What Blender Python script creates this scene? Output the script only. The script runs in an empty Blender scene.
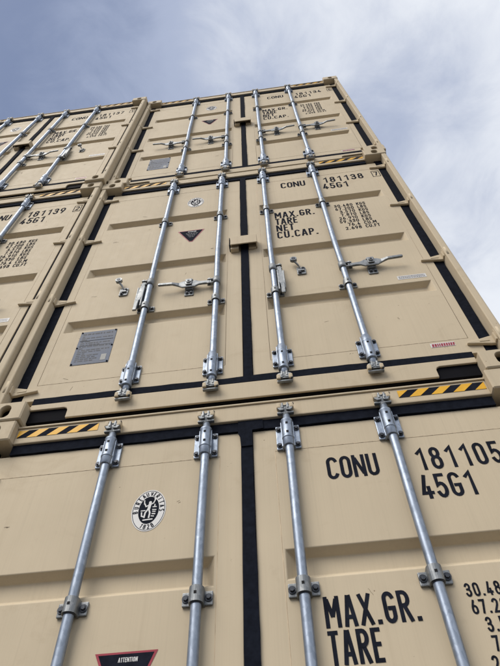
import bpy, bmesh, math, random
from mathutils import Vector, Matrix

scene = bpy.context.scene
COL = scene.collection

# ------------------------------------------------------------------ camera
CAM_POS = (0.1808, -1.6525, 1.0708)
YAW, PITCH, ROLL = -0.0958533, 0.9402373, -0.0363965
F_OVER_W = 555.138 / 500.0
cam = bpy.data.cameras.new('camera')
cam_o = bpy.data.objects.new('camera', cam)
COL.objects.link(cam_o)
fw = Vector((math.sin(YAW) * math.cos(PITCH), math.cos(YAW) * math.cos(PITCH), math.sin(PITCH)))
rt = Vector((math.cos(YAW), -math.sin(YAW), 0))
up = rt.cross(fw)
r2 = rt * math.cos(ROLL) + up * math.sin(ROLL)
u2 = -rt * math.sin(ROLL) + up * math.cos(ROLL)
m = Matrix((r2, u2, -fw)).transposed().to_4x4()
m.translation = Vector(CAM_POS)
cam_o.matrix_world = m
cam.sensor_fit = 'HORIZONTAL'
cam.sensor_width = 36.0
cam.lens = 36.0 * F_OVER_W
cam.clip_start = 0.02
cam.clip_end = 3000
scene.camera = cam_o

# ------------------------------------------------------------------ light
SUN_ELEV = math.radians(48)
SUN_AZ = math.radians(216)          # compass-like: 0 = +y, 90 = +x
SUN_STRENGTH = 2.0
SUN_ANGLE = math.radians(42)
SKY_STRENGTH = 0.1
EXPOSURE = 0.62
sun = bpy.data.lights.new('sun', 'SUN')
sun.energy = SUN_STRENGTH
sun.angle = SUN_ANGLE
sun.color = (1.0, 0.95, 0.87)
sun_o = bpy.data.objects.new('sun', sun)
COL.objects.link(sun_o)
to_sun = Vector((math.sin(SUN_AZ) * math.cos(SUN_ELEV), math.cos(SUN_AZ) * math.cos(SUN_ELEV), math.sin(SUN_ELEV)))
sun_o.rotation_euler = to_sun.to_track_quat('Z', 'Y').to_euler()
sun_o.location = to_sun * 40

scene.view_settings.view_transform = 'Standard'
scene.view_settings.look = 'None'
scene.view_settings.exposure = EXPOSURE
scene.view_settings.gamma = 1.0
scene.view_settings.use_curve_mapping = False

world = bpy.data.worlds.new('World')
scene.world = world
world.use_nodes = True


def node(nt, kind, **kw):
    n = nt.nodes.new(kind)
    for k, v in kw.items():
        setattr(n, k, v)
    return n


def build_sky():
    nt = world.node_tree
    nt.nodes.clear()
    L = nt.links.new
    out = node(nt, 'ShaderNodeOutputWorld')
    bg = node(nt, 'ShaderNodeBackground')
    bg.inputs['Strength'].default_value = SKY_STRENGTH
    sky = node(nt, 'ShaderNodeTexSky', sky_type='NISHITA')
    sky.sun_disc = False
    sky.sun_elevation = SUN_ELEV
    sky.sun_rotation = SUN_AZ
    sky.air_density = 1.0
    sky.dust_density = 2.2
    tc = node(nt, 'ShaderNodeTexCoord')
    # clouds on a flat layer: direction / (height + c)
    sep = node(nt, 'ShaderNodeSeparateXYZ')
    L(tc.outputs['Generated'], sep.inputs[0])
    zc = node(nt, 'ShaderNodeMath', operation='MAXIMUM')
    L(sep.outputs['Z'], zc.inputs[0]); zc.inputs[1].default_value = 0.0
    za = node(nt, 'ShaderNodeMath', operation='ADD')
    L(zc.outputs[0], za.inputs[0]); za.inputs[1].default_value = 0.12
    dx = node(nt, 'ShaderNodeMath', operation='DIVIDE')
    dy = node(nt, 'ShaderNodeMath', operation='DIVIDE')
    L(sep.outputs['X'], dx.inputs[0]); L(za.outputs[0], dx.inputs[1])
    L(sep.outputs['Y'], dy.inputs[0]); L(za.outputs[0], dy.inputs[1])
    com = node(nt, 'ShaderNodeCombineXYZ')
    L(dx.outputs[0], com.inputs[0]); L(dy.outputs[0], com.inputs[1])
    com.inputs[2].default_value = 3.7
    n1 = node(nt, 'ShaderNodeTexNoise')
    n1.inputs['Scale'].default_value = 2.3
    n1.inputs['Detail'].default_value = 6
    n1.inputs['Roughness'].default_value = 0.5
    n1.inputs['Distortion'].default_value = 0.35
    L(com.outputs[0], n1.inputs['Vector'])
    n2 = node(nt, 'ShaderNodeTexNoise')
    n2.inputs['Scale'].default_value = 7.0
    n2.inputs['Detail'].default_value = 8
    n2.inputs['Roughness'].default_value = 0.62
    n2.inputs['Distortion'].default_value = 0.6
    L(com.outputs[0], n2.inputs['Vector'])
    # the cloud deck is thin over the left and grows thick towards +x
    tilt = node(nt, 'ShaderNodeMath', operation='MULTIPLY_ADD')
    L(dx.outputs[0], tilt.inputs[0]); tilt.inputs[1].default_value = 0.9; tilt.inputs[2].default_value = 0.19
    a1 = node(nt, 'ShaderNodeMath', operation='MULTIPLY_ADD')
    L(n1.outputs['Fac'], a1.inputs[0]); a1.inputs[1].default_value = 1.15; a1.inputs[2].default_value = -0.5
    a2 = node(nt, 'ShaderNodeMath', operation='MULTIPLY_ADD')
    L(n2.outputs['Fac'], a2.inputs[0]); a2.inputs[1].default_value = 0.5; L(a1.outputs[0], a2.inputs[2])
    a3 = node(nt, 'ShaderNodeMath', operation='ADD', use_clamp=True)
    L(a2.outputs[0], a3.inputs[0]); L(tilt.outputs[0], a3.inputs[1])
    ramp = node(nt, 'ShaderNodeValToRGB')
    cr = ramp.color_ramp
    cr.interpolation = 'EASE'
    cr.elements[0].position = 0.0; cr.elements[0].color = (0.165, 0.21, 0.335, 1)
    cr.elements[1].position = 1.0; cr.elements[1].color = (0.69, 0.72, 0.775, 1)
    e = cr.elements.new(0.5); e.color = (0.37, 0.42, 0.55, 1)
    L(a3.outputs[0], ramp.inputs[0])
    sc = node(nt, 'ShaderNodeVectorMath', operation='SCALE')
    L(ramp.outputs['Color'], sc.inputs[0]); sc.inputs['Scale'].default_value = 7.9
    mixf = node(nt, 'ShaderNodeMath', operation='MULTIPLY_ADD', use_clamp=True)
    L(a3.outputs[0], mixf.inputs[0]); mixf.inputs[1].default_value = 0.25; mixf.inputs[2].default_value = 0.75
    mx = node(nt, 'ShaderNodeMix', data_type='RGBA')
    L(mixf.outputs[0], mx.inputs['Factor'])
    L(sky.outputs[0], mx.inputs['A'])
    L(sc.outputs[0], mx.inputs['B'])
    L(mx.outputs['Result'], bg.inputs['Color'])
    L(bg.outputs[0], out.inputs['Surface'])


build_sky()

# ------------------------------------------------------------------ materials


def new_mat(name):
    mt = bpy.data.materials.new(name)
    mt.use_nodes = True
    nt = mt.node_tree
    b = nt.nodes['Principled BSDF']
    return mt, nt, b


def mixrgb(nt, fac, a, b, blend='MIX'):
    n = node(nt, 'ShaderNodeMix', data_type='RGBA', blend_type=blend)
    for sock, v in (('Factor', fac), ('A', a), ('B', b)):
        if hasattr(v, 'is_linked'):
            nt.links.new(v, n.inputs[sock])
        else:
            n.inputs[sock].default_value = v if sock == 'Factor' else (*v, 1)
    return n.outputs['Result']


def noise(nt, vec, scale, detail=4, rough=0.5, dist=0.0):
    n = node(nt, 'ShaderNodeTexNoise')
    n.inputs['Scale'].default_value = scale
    n.inputs['Detail'].default_value = detail
    n.inputs['Roughness'].default_value = rough
    n.inputs['Distortion'].default_value = dist
    nt.links.new(vec, n.inputs['Vector'])
    return n.outputs['Fac']


def ramp(nt, fac, p0, p1, v0=0.0, v1=1.0):
    n = node(nt, 'ShaderNodeMapRange')
    n.inputs['From Min'].default_value = p0
    n.inputs['From Max'].default_value = p1
    n.inputs['To Min'].default_value = v0
    n.inputs['To Max'].default_value = v1
    nt.links.new(fac, n.inputs['Value'])
    return n.outputs['Result']


def mapping(nt, vec, scale):
    n = node(nt, 'ShaderNodeMapping')
    n.inputs['Scale'].default_value = scale
    nt.links.new(vec, n.inputs['Vector'])
    return n.outputs['Vector']


def paint(name, base, dirt=0.5, rough=0.5):
    """Weathered container enamel: tone drift, rain streaks, grime and a few rust pinholes."""
    mt, nt, b = new_mat(name)
    tc = node(nt, 'ShaderNodeTexCoord')
    oi = node(nt, 'ShaderNodeObjectInfo')
    add = node(nt, 'ShaderNodeVectorMath', operation='ADD')
    geo = node(nt, 'ShaderNodeNewGeometry')
    P = geo.outputs['Position']
    big = noise(nt, P, 1.6, 4, 0.55)
    c = mixrgb(nt, ramp(nt, big, 0.3, 0.7), tuple(v * 0.955 for v in base), tuple(min(1, v * 1.035) for v in base))
    # thin vertical rain streaks
    st = noise(nt, mapping(nt, P, (70, 70, 1.3)), 1.0, 3, 0.6)
    c = mixrgb(nt, ramp(nt, st, 0.56, 0.78, 0, 0.17 * dirt * 2), c, tuple(v * 0.66 for v in base))
    st3 = noise(nt, mapping(nt, P, (190, 190, 2.2)), 1.0, 2, 0.6)
    c = mixrgb(nt, ramp(nt, st3, 0.45, 0.75, 0, 0.13), c, tuple(v * 0.72 for v in base))
    st2 = noise(nt, mapping(nt, P, (16, 16, 0.5)), 1.0, 3, 0.6)
    c = mixrgb(nt, ramp(nt, st2, 0.58, 0.8, 0, 0.16 * dirt * 2), c, (base[0] * 0.62, base[1] * 0.58, base[2] * 0.52))
    # grime blotches
    gr = noise(nt, P, 7.0, 6, 0.65, 0.4)
    c = mixrgb(nt, ramp(nt, gr, 0.62, 0.8, 0, 0.22 * dirt * 2), c, (base[0] * 0.55, base[1] * 0.5, base[2] * 0.45))
    # scuffs (dark scratches)
    sc = noise(nt, mapping(nt, P, (9, 9, 40)), 1.0, 4, 0.7, 0.6)
    c = mixrgb(nt, ramp(nt, sc, 0.74, 0.8, 0, 0.25 * dirt * 2), c, (0.16, 0.13, 0.1))
    sm = noise(nt, mapping(nt, P, (2.6, 2.6, 3.4)), 1.0, 7, 0.72, 1.2)
    c = mixrgb(nt, ramp(nt, sm, 0.57, 0.72, 0, 0.27 * dirt * 2), c, (base[0] * 0.68, base[1] * 0.62, base[2] * 0.55))
    pale = noise(nt, mapping(nt, P, (3.1, 3.1, 1.4)), 1.0, 6, 0.7, 0.8)
    c = mixrgb(nt, ramp(nt, pale, 0.58, 0.7, 0, 0.22), c, tuple(min(1, v * 1.12) for v in base))
    chip = noise(nt, P, 46, 5, 0.7)
    cover = noise(nt, P, 3.3, 2, 0.5)
    both = node(nt, 'ShaderNodeMath', operation='MULTIPLY')
    nt.links.new(ramp(nt, chip, 0.67, 0.70), both.inputs[0])
    nt.links.new(ramp(nt, cover, 0.50, 0.60), both.inputs[1])
    both2 = node(nt, 'ShaderNodeMath', operation='MULTIPLY')
    nt.links.new(both.outputs[0], both2.inputs[0])
    both2.inputs[1].default_value = max(0.0, dirt * 2 - 0.7)
    c = mixrgb(nt, both2.outputs[0], c, (0.17, 0.105, 0.07))
    # rust pinholes
    vo = node(nt, 'ShaderNodeTexVoronoi')
    vo.inputs['Scale'].default_value = 9.0
    nt.links.new(P, vo.inputs['Vector'])
    rs = ramp(nt, vo.outputs['Distance'], 0.03, 0.015, 0, 0.6 * dirt * 2)
    c = mixrgb(nt, rs, c, (0.13, 0.07, 0.045))
    nt.links.new(c, b.inputs['Base Color'])
    rn = noise(nt, P, 18, 4, 0.6)
    nt.links.new(ramp(nt, rn, 0.2, 0.8, rough - 0.07, rough + 0.1), b.inputs['Roughness'])
    b.inputs['Specular IOR Level'].default_value = 0.1
    # hammered steel waviness + orange peel
    wav = noise(nt, mapping(nt, P, (3.0, 3.0, 2.2)), 1.0, 2, 0.5)
    fine = noise(nt, P, 260, 2, 0.5)
    bp1 = node(nt, 'ShaderNodeBump')
    bp1.inputs['Strength'].default_value = 0.22
    bp1.inputs['Distance'].default_value = 0.03
    nt.links.new(wav, bp1.inputs['Height'])
    bp2 = node(nt, 'ShaderNodeBump')
    bp2.inputs['Strength'].default_value = 0.12
    bp2.inputs['Distance'].default_value = 0.0006
    nt.links.new(fine, bp2.inputs['Height'])
    nt.links.new(bp1.outputs[0], bp2.inputs['Normal'])
    nt.links.new(bp2.outputs[0], b.inputs['Normal'])
    return mt


def simple(name, base, rough=0.6, metal=0.0, var=0.12, scale=30, bump=0.0, spec=0.25):
    mt, nt, b = new_mat(name)
    b.inputs['Specular IOR Level'].default_value = spec
    geo = node(nt, 'ShaderNodeNewGeometry')
    P = geo.outputs['Position']
    n = noise(nt, P, scale, 4, 0.6)
    c = mixrgb(nt, ramp(nt, n, 0.3, 0.7), tuple(v * (1 - var) for v in base), tuple(min(1, v * (1 + var)) for v in base))
    nt.links.new(c, b.inputs['Base Color'])
    nt.links.new(ramp(nt, n, 0.2, 0.8, rough - 0.06, rough + 0.08), b.inputs['Roughness'])
    b.inputs['Metallic'].default_value = metal
    if bump:
        bp = node(nt, 'ShaderNodeBump')
        bp.inputs['Strength'].default_value = 0.3
        bp.inputs['Distance'].default_value = bump
        nt.links.new(n, bp.inputs['Height'])
        nt.links.new(bp.outputs[0], b.inputs['Normal'])
    return mt


def galvanised(name, lo, hi, rough):
    """Hot dipped zinc: spangle cells, dull patches, white bloom and dirt runs."""
    mt, nt, b = new_mat(name)
    geo = node(nt, 'ShaderNodeNewGeometry')
    P = geo.outputs['Position']
    vo = node(nt, 'ShaderNodeTexVoronoi')
    vo.inputs['Scale'].default_value = 85
    nt.links.new(mapping(nt, P, (1, 1, 0.6)), vo.inputs['Vector'])
    sp = node(nt, 'ShaderNodeSeparateColor')
    nt.links.new(vo.outputs['Color'], sp.inputs[0])
    c = mixrgb(nt, sp.outputs[0], lo, hi)
    n = noise(nt, P, 11, 5, 0.65)
    c = mixrgb(nt, ramp(nt, n, 0.45, 0.72, 0, 0.35), c, tuple(v * 0.78 for v in lo))
    d = noise(nt, mapping(nt, P, (60, 60, 6)), 1.0, 4, 0.65)
    c = mixrgb(nt, ramp(nt, d, 0.6, 0.78, 0, 0.6), c, (0.2, 0.19, 0.18))
    nt.links.new(c, b.inputs['Base Color'])
    b.inputs['Metallic'].default_value = 0.75
    nt.links.new(ramp(nt, n, 0.25, 0.75, rough - 0.08, rough + 0.14), b.inputs['Roughness'])
    bp = node(nt, 'ShaderNodeBump')
    bp.inputs['Strength'].default_value = 0.12
    bp.inputs['Distance'].default_value = 0.0006
    nt.links.new(noise(nt, P, 120, 3, 0.6), bp.inputs['Height'])
    nt.links.new(bp.outputs[0], b.inputs['Normal'])
    return mt


BEIGE = (0.565, 0.475, 0.338)
M = {}
M['beige'] = paint('beige_paint', BEIGE, 0.5, 0.6)
M['beige_worn'] = paint('beige_paint_worn', (0.55, 0.46, 0.325), 0.7, 0.62)
M['grime'] = simple('grime', (0.20, 0.155, 0.105), 0.8, 0, 0.3, 60)
M['seam'] = simple('weld_bead', (0.44, 0.35, 0.24), 0.6, 0, 0.25, 18)
M['rubber'] = simple('black_rubber', (0.0105, 0.0125, 0.019), 0.9, 0, 0.3, 40, 0.001, 0.04)
M['zinc'] = galvanised('galvanised_steel', (0.225, 0.265, 0.325), (0.31, 0.355, 0.425), 0.44)
M['zinc_cast'] = galvanised('galvanised_casting', (0.18, 0.195, 0.205), (0.28, 0.29, 0.295), 0.5)
M['bolt'] = simple('dark_bolt', (0.055, 0.06, 0.07), 0.45, 0.6, 0.3, 60)
M['black'] = simple('black_lettering', (0.014, 0.016, 0.024), 0.9, 0, 0.3, 24, 0, 0.05)
M['undercoat'] = simple('bitumen_undercoat', (0.006, 0.006, 0.008), 0.9, 0, 0.3, 20, 0, 0.1)
M['white'] = simple('white_sticker', (0.66, 0.65, 0.63), 0.45, 0, 0.06, 20)
M['grey_ink'] = simple('grey_ink', (0.16, 0.16, 0.17), 0.5, 0, 0.3, 50)
M['yellow'] = simple('yellow_sticker', (0.74, 0.40, 0.03), 0.45, 0, 0.1, 25)
M['red'] = simple('red_ink', (0.30, 0.03, 0.05), 0.45, 0, 0.15, 25)
M['plate'] = simple('aluminium_plate', (0.075, 0.092, 0.13), 0.55, 0.1, 0.3, 14)
M['plate_ink'] = simple('plate_engraving', (0.03, 0.034, 0.045), 0.55, 0, 0.2, 40)
M['pale_tag'] = simple('pale_tag', (0.27, 0.27, 0.25), 0.5, 0, 0.2, 30)
M['dark_hole'] = simple('hole_shade', (0.01, 0.01, 0.011), 0.8)  # near-black colour stands in for the shade inside casting and bracket holes


mt, nt, b = new_mat('asphalt')
_g = node(nt, 'ShaderNodeNewGeometry')
_n = noise(nt, _g.outputs['Position'], 60, 5, 0.7)
_n2 = noise(nt, _g.outputs['Position'], 0.35, 5, 0.6)
_c = mixrgb(nt, ramp(nt, _n2, 0.3, 0.7), (0.09, 0.087, 0.083), (0.14, 0.134, 0.125))
_c = mixrgb(nt, ramp(nt, _n, 0.35, 0.7, 0, 0.6), _c, (0.06, 0.058, 0.055))
nt.links.new(_c, b.inputs['Base Color'])
b.inputs['Roughness'].default_value = 0.9
_b = node(nt, 'ShaderNodeBump')
_b.inputs['Distance'].default_value = 0.006
nt.links.new(_n, _b.inputs['Height'])
nt.links.new(_b.outputs[0], b.inputs['Normal'])
M['asphalt'] = mt

# ------------------------------------------------------------------ mesh helper


class MB:
    def __init__(self):
        self.bm = bmesh.new()

    def quad(self, pts, mat=0, smooth=False):
        f = self.bm.faces.new([self.bm.verts.new(p) for p in pts])
        f.material_index = mat
        f.smooth = smooth
        return f

    def box(self, x0, x1, y0, y1, z0, z1, mat=0, bev=0.0, seg=2, rot=None):
        c = Vector(((x0 + x1) / 2, (y0 + y1) / 2, (z0 + z1) / 2))
        mtx = Matrix.Translation(c)
        if rot is not None:
            mtx = mtx @ rot.to_4x4()
        mtx = mtx @ Matrix.Diagonal((abs(x1 - x0), abs(y1 - y0), abs(z1 - z0), 1))
        r = bmesh.ops.create_cube(self.bm, size=1.0, matrix=mtx)
        vs = r['verts']
        fs = {f for v in vs for f in v.link_faces}
        for f in fs:
            f.material_index = mat
        if bev > 0:
            es = list({e for v in vs for e in v.link_edges})
            rr = bmesh.ops.bevel(self.bm, geom=es, offset=bev, segments=seg, profile=0.6, affect='EDGES')
            for f in rr['faces']:
                f.material_index = mat
        return vs

    def tube(self, p0, p1, r0, r1=None, seg=16, mat=0, cap=True, smooth=True):
        p0, p1 = Vector(p0), Vector(p1)
        r1 = r0 if r1 is None else r1
        d = (p1 - p0).normalized()
        a = d.orthogonal().normalized()
        bb = d.cross(a)
        rings = []
        for p, r in ((p0, r0), (p1, r1)):
            rings.append([self.bm.verts.new(p + (a * math.cos(t) + bb * math.sin(t)) * r)
                          for t in [2 * math.pi * i / seg for i in range(seg)]])
        for i in range(seg):
            j = (i + 1) % seg
            f = self.bm.faces.new((rings[0][i], rings[0][j], rings[1][j], rings[1][i]))
            f.smooth = smooth
            f.material_index = mat
        if cap:
            f = self.bm.faces.new(rings[0][::-1]); f.material_index = mat
            f = self.bm.faces.new(rings[1]); f.material_index = mat

    def lathe_z(self, cx, cy, prof, seg=20, mat=0):
        """prof: list of (z, r) - a turned shape round the vertical axis"""
        rings = []
        for z, r in prof:
            rings.append([self.bm.verts.new((cx + r * math.cos(2 * math.pi * i / seg), cy + r * math.sin(2 * math.pi * i / seg), z))
                          for i in range(seg)])
        for k in range(len(rings) - 1):
            for i in range(seg):
                j = (i + 1) % seg
                f = self.bm.faces.new((rings[k][i], rings[k][j], rings[k + 1][j], rings[k + 1][i]))
                f.smooth = True
                f.material_index = mat
        f = self.bm.faces.new(rings[0][::-1]); f.material_index = mat
        f = self.bm.faces.new(rings[-1]); f.material_index = mat

    def prism_xz(self, poly, y0, y1, mat=0, bev=0.0):
        """outline in x-z, extruded along y (y0 is the front)"""
        n = len(poly)
        a = [self.bm.verts.new((x, y0, z)) for x, z in poly]
        c = [self.bm.verts.new((x, y1, z)) for x, z in poly]
        fs = [self.bm.faces.new(a), self.bm.faces.new(c[::-1])]
        for i in range(n):
            j = (i + 1) % n
            fs.append(self.bm.faces.new((a[j], a[i], c[i], c[j])))
        for f in fs:
            f.material_index = mat
        bmesh.ops.recalc_face_normals(self.bm, faces=fs)
        if bev:
            es = list({e for f in fs for e in f.edges})
            rr = bmesh.ops.bevel(self.bm, geom=es, offset=bev, segments=2, profile=0.6, affect='EDGES')
            for f in rr['faces']:
                f.material_index = mat

    def prism_xy(self, poly, z0, z1, mat=0, smooth=False):
        n = len(poly)
        a = [self.bm.verts.new((x, y, z0)) for x, y in poly]
        c = [self.bm.verts.new((x, y, z1)) for x, y in poly]
        fs = [self.bm.faces.new(a), self.bm.faces.new(c[::-1])]
        for i in range(n):
            j = (i + 1) % n
            f = self.bm.faces.new((a[j], a[i], c[i], c[j]))
            f.smooth = smooth
            fs.append(f)
        for f in fs:
            f.material_index = mat
        bmesh.ops.recalc_face_normals(self.bm, faces=fs)

    def flat(self, poly, y, mat=0):
        """flat patch facing -y"""
        f = self.bm.faces.new([self.bm.verts.new((x, y, z)) for x, z in poly])
        f.material_index = mat
        f.normal_update()
        if f.normal.y > 0:
            f.normal_flip()
        return f

    def stroke(self, pts, w, y, mat=0, cap=0.0):
        """mitred ribbon along a polyline in x-z, facing -y"""
        P = []
        for p in pts:
            if not P or (Vector(p) - P[-1]).length > 1e-7:
                P.append(Vector(p))
        closed = (P[0] - P[-1]).length < 1e-6
        if closed:
            P = P[:-1]
        elif cap:
            P[0] = P[0] + (P[0] - P[1]).normalized() * cap
            P[-1] = P[-1] + (P[-1] - P[-2]).normalized() * cap
        n = len(P)
        L, R = [], []
        for i in range(n):
            pr = P[i - 1] if (i > 0 or closed) else None
            nx = P[(i + 1) % n] if (i < n - 1 or closed) else None
            d1 = (P[i] - pr).normalized() if pr is not None else None
            d2 = (nx - P[i]).normalized() if nx is not None else None
            if d1 is None: d1 = d2
            if d2 is None: d2 = d1
            n1 = Vector((-d1.y, d1.x)); n2 = Vector((-d2.y, d2.x))
            mm = n1 + n2
            if mm.length < 1e-4:
                mm = n1.copy()
            mm.normalize()
            k = min(1.0 / max(mm.dot(n1), 0.35), 1.9)
            L.append(P[i] + mm * (w / 2 * k)); R.append(P[i] - mm * (w / 2 * k))
        lv = [self.bm.verts.new((p.x, y, p.y)) for p in L]
        rv = [self.bm.verts.new((p.x, y, p.y)) for p in R]
        for i in range(n if closed else n - 1):
            j = (i + 1) % n
            f = self.bm.faces.new((lv[i], lv[j], rv[j], rv[i]))
            f.material_index = mat
            f.normal_update()
            if f.normal.y > 0:
                f.normal_flip()

    def mesh(self, name):
        me = bpy.data.meshes.new(name)
        self.bm.to_mesh(me)
        self.bm.free()
        return me


CACHE = {}


def part(name, key, build, mats, parent, loc=(0, 0, 0), label=None, bevel=None):
    """one mesh object; the mesh data is shared by every repeat with the same key"""
    if key not in CACHE:
        mb = MB()
        build(mb)
        me = mb.mesh(name)
        for mm in mats:
            me.materials.append(M[mm])
        CACHE[key] = me
    o = bpy.data.objects.new(name, CACHE[key])
    COL.objects.link(o)
    o.location = loc
    if parent is not None:
        o.parent = parent
    if label:
        o['label'] = label
    if bevel:
        md = o.modifiers.new('bevel', 'BEVEL')
        md.width = bevel
        md.segments = 3
        md.limit_method = 'ANGLE'
        md.angle_limit = math.radians(20)
    return o


# ------------------------------------------------------------------ stroke font


def arc(cx, cz, rx, rz, a0, a1, n=8):
    return [(cx + rx * math.cos(math.radians(a0 + (a1 - a0) * i / n)), cz + rz * math.sin(math.radians(a0 + (a1 - a0) * i / n)))
            for i in range(n + 1)]


def stad(w, z0, z1):
    r = w / 2
    rz = min(r * 1.15, (z1 - z0) / 2)
    p = arc(r, z1 - rz, r, rz, 0, 180) + arc(r, z0 + rz, r, rz, 180, 360)
    return p + [p[0]]


W_ = 0.36
GL = {
    'C': (W_, [arc(.18, .8, .18, .2, 20, 180) + arc(.18, .2, .18, .2, 180, 340)]),
    'O': (W_, [stad(W_, 0, 1)]),
    '0': (W_, [stad(W_, 0, 1)]),
    'N': (.42, [[(0, 0), (0, 1)], [(.42, 1), (.42, 0)], [(.07, .86), (.35, .14)]]),
    'U': (W_, [[(0, 1)] + arc(.18, .2, .18, .2, 180, 360) + [(.36, 1)]]),
    '1': (.2, [[(.0, .82), (.19, 1), (.19, 0)]]),
    '2': (.35, [arc(.175, .8, .175, .2, 165, -20) + [(.3, .55), (0, 0), (.36, 0)]]),
    '3': (.35, [arc(.17, .77, .17, .23, 160, -90, 10) + [(.1, .54)], [(.12, .54)] + arc(.17, .27, .185, .27, 90, -160, 10)]),
    '4': (.38, [[(.26, 0), (.26, .45)], [(.2, 1), (.0, .2), (.38, .2)]]),
    '5': (.35, [[(.33, 1), (.05, 1), (.03, .52)] + arc(.17, .3, .18, .3, 110, -155, 12)]),
    '6': (.36, [stad(W_, 0, .58), [(.0, .3), (.02, .5), (.2, 1)]]),
    '7': (.34, [[(0, 1), (.34, 1), (.12, 0)]]),
    '8': (.36, [[(x * .9 + .018, z) for x, z in stad(W_, .55, 1)], stad(W_, 0, .55)]),
    '9': (.36, [stad(W_, .42, 1), [(.36, .7), (.34, .5), (.16, 0)]]),
    'G': (W_, [arc(.18, .8, .18, .2, 20, 180) + arc(.18, .2, .18, .2, 180, 350) + [(.36, .46), (.19, .46)]]),
    'M': (.52, [[(0, 0), (0, 1)], [(.52, 1), (.52, 0)], [(.07, .9), (.24, .38)], [(.45, .9), (.28, .38)]]),
    'A': (.4, [[(0, 0), (.165, 1)], [(.4, 0), (.235, 1)], [(.09, .27), (.31, .27)]]),
    'X': (.4, [[(0, 0), (.4, 1)], [(0, 1), (.4, 0)]]),
    'R': (.36, [[(0, 0), (0, 1)], [(.02, 1), (.18, 1)] + arc(.18, .76, .18, .24, 90, -90) + [(.02, .52)], [(.17, .50), (.36, 0)]]),
    'T': (.29, [[(0, 1), (.29, 1)], [(.145, .92), (.145, 0)]]),
    'E': (.26, [[(.26, 1), (0, 1), (0, 0), (.26, 0)], [(.03, .52), (.22, .52)]]),
    'P': (.35, [[(0, 0), (0, 1)], [(.02, 1), (.17, 1)] + arc(.17, .74, .18, .26, 90, -90) + [(.02, .48)]]),
    'K': (.36, [[(0, 0), (0, 1)], [(.36, 1), (.02, .42)], [(.12, .55), (.36, 0)]]),
    'S': (.35, [arc(.175, .76, .175, .24, 20, 270, 10) + arc(.175, .26, .175, .26, 90, -160, 10)]),
    'L': (.3, [[(0, 1), (0, 0), (.3, 0)]]),
    'B': (.36, [[(0, 0), (0, 1)], [(.02, 1), (.16, 1)] + arc(.16, .77, .17, .23, 90, -90) + [(.02, .54)],
                [(.16, .54)] + arc(.17, .27, .19, .27, 90, -90) + [(.02, 0)]]),
    'F': (.26, [[(.26, 1), (0, 1), (0, 0)], [(.03, .52), (.22, .52)]]),
    'I': (.06, [[(.03, 0), (.03, 1)]]),
    'V': (.38, [[(0, 1), (.17, 0)], [(.38, 1), (.21, 0)]]),
    '.': (.05, [[(.025, 0), (.025, .02)]]),
    ' ': (.2, []),
}


def text_width(s, h, w, gap, wide):
    return sum(GL[c][0] * h * wide + w + gap for c in s) - gap


def text(mb, s, x, z, h, w, y, mat=0, gap=.2, align='L', wide=1.0, mono=None):
    """a painted line; gap between letters is a share of the letter height"""
    gap *= h
    if align == 'R':
        x -= text_width(s, h, w, gap, wide)
    if align == 'C':
        x -= text_width(s, h, w, gap, wide) / 2
    k = 0
    for c in s:
        gw, strokes = GL[c]
        full = gw * h * wide + w
        ox = x + w / 2 + ((mono - full) / 2 if mono else 0)
        for st in strokes:
            k += 1
            q = [(ox + px * h * wide, z + w / 2 + pz * (h - w)) for px, pz in st]
            mb.stroke(q, w if c != '.' else w * 1.1, y - 0.00022 * (k % 4), mat, cap=w * .48)
        x += mono if mono else full + gap


# ------------------------------------------------------------------ container dimensions (metres, door end at y = 0)
W2, H, LEN = 1.219, 2.896, 12.19
YD = 0.062                     # outer door face
DX0, DX1 = 0.024, 1.114        # door leaf, inner and outer edge
DZ0, DZ1 = 0.1765, 2.728
TROUGHS = [(2.166, 2.056), (1.449, 1.340), (0.842, 0.734)]
TX0, TX1, TD = 0.122, 1.046, 0.036
RODS = (0.172, 0.585)
YR, RR = 0.034, 0.0175         # locking rod axis and radius


def b_door(sx, seed):
    def f(mb):
        bm = mb.bm
        xs = [DX0, TX0, TX1, DX1]
        zs = [DZ1]
        for a, c in TROUGHS:
            zs += [a, c]
        zs.append(DZ0)
        V = {}

        def v(x, y, z):
            k = (round(x, 4), round(y, 4), round(z, 4))
            if k not in V:
                V[k] = bm.verts.new((sx * x, y, z))
            return V[k]
        for i in range(3):
            for j in range(len(zs) - 1):
                trough = (i == 1 and j % 2 == 1)
                x0, x1, zt, zb = xs[i], xs[i + 1], zs[j], zs[j + 1]
                if not trough:
                    bm.faces.new((v(x0, YD, zt), v(x1, YD, zt), v(x1, YD, zb), v(x0, YD, zb)))
                else:
                    ix0, ix1, izt, izb, yb = x0 + .03, x1 - .03, zt - .02, zb + .026, YD + TD
                    o = [v(x0, YD, zt), v(x1, YD, zt), v(x1, YD, zb), v(x0, YD, zb)]
                    n = [v(ix0, yb, izt), v(ix1, yb, izt), v(ix1, yb, izb), v(ix0, yb, izb)]
                    bm.faces.new(n)
                    for k in range(4):
                        bm.faces.new((o[k], o[(k + 1) % 4], n[(k + 1) % 4], n[k]))
        # returns of the door frame towards the back, and a back sheet
        yb = 0.115
        bz = sorted(zs)
        edge = [v(x, YD, DZ1) for x in xs] + [v(DX1, YD, z) for z in zs[1:]] + [v(x, YD, DZ0) for x in xs[::-1][1:]] + [v(DX0, YD, z) for z in bz[1:-1]]
        back = [bm.verts.new((p.co.x, yb, p.co.z)) for p in edge]
        for k in range(len(edge)):
            j = (k + 1) % len(edge)
            bm.faces.new((edge[j], edge[k], back[k], back[j]))
        bm.faces.new(back)
        bmesh.ops.recalc_face_normals(bm, faces=bm.faces[:])
        b_scuffs(seed, sx)(mb)
    return f


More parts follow.
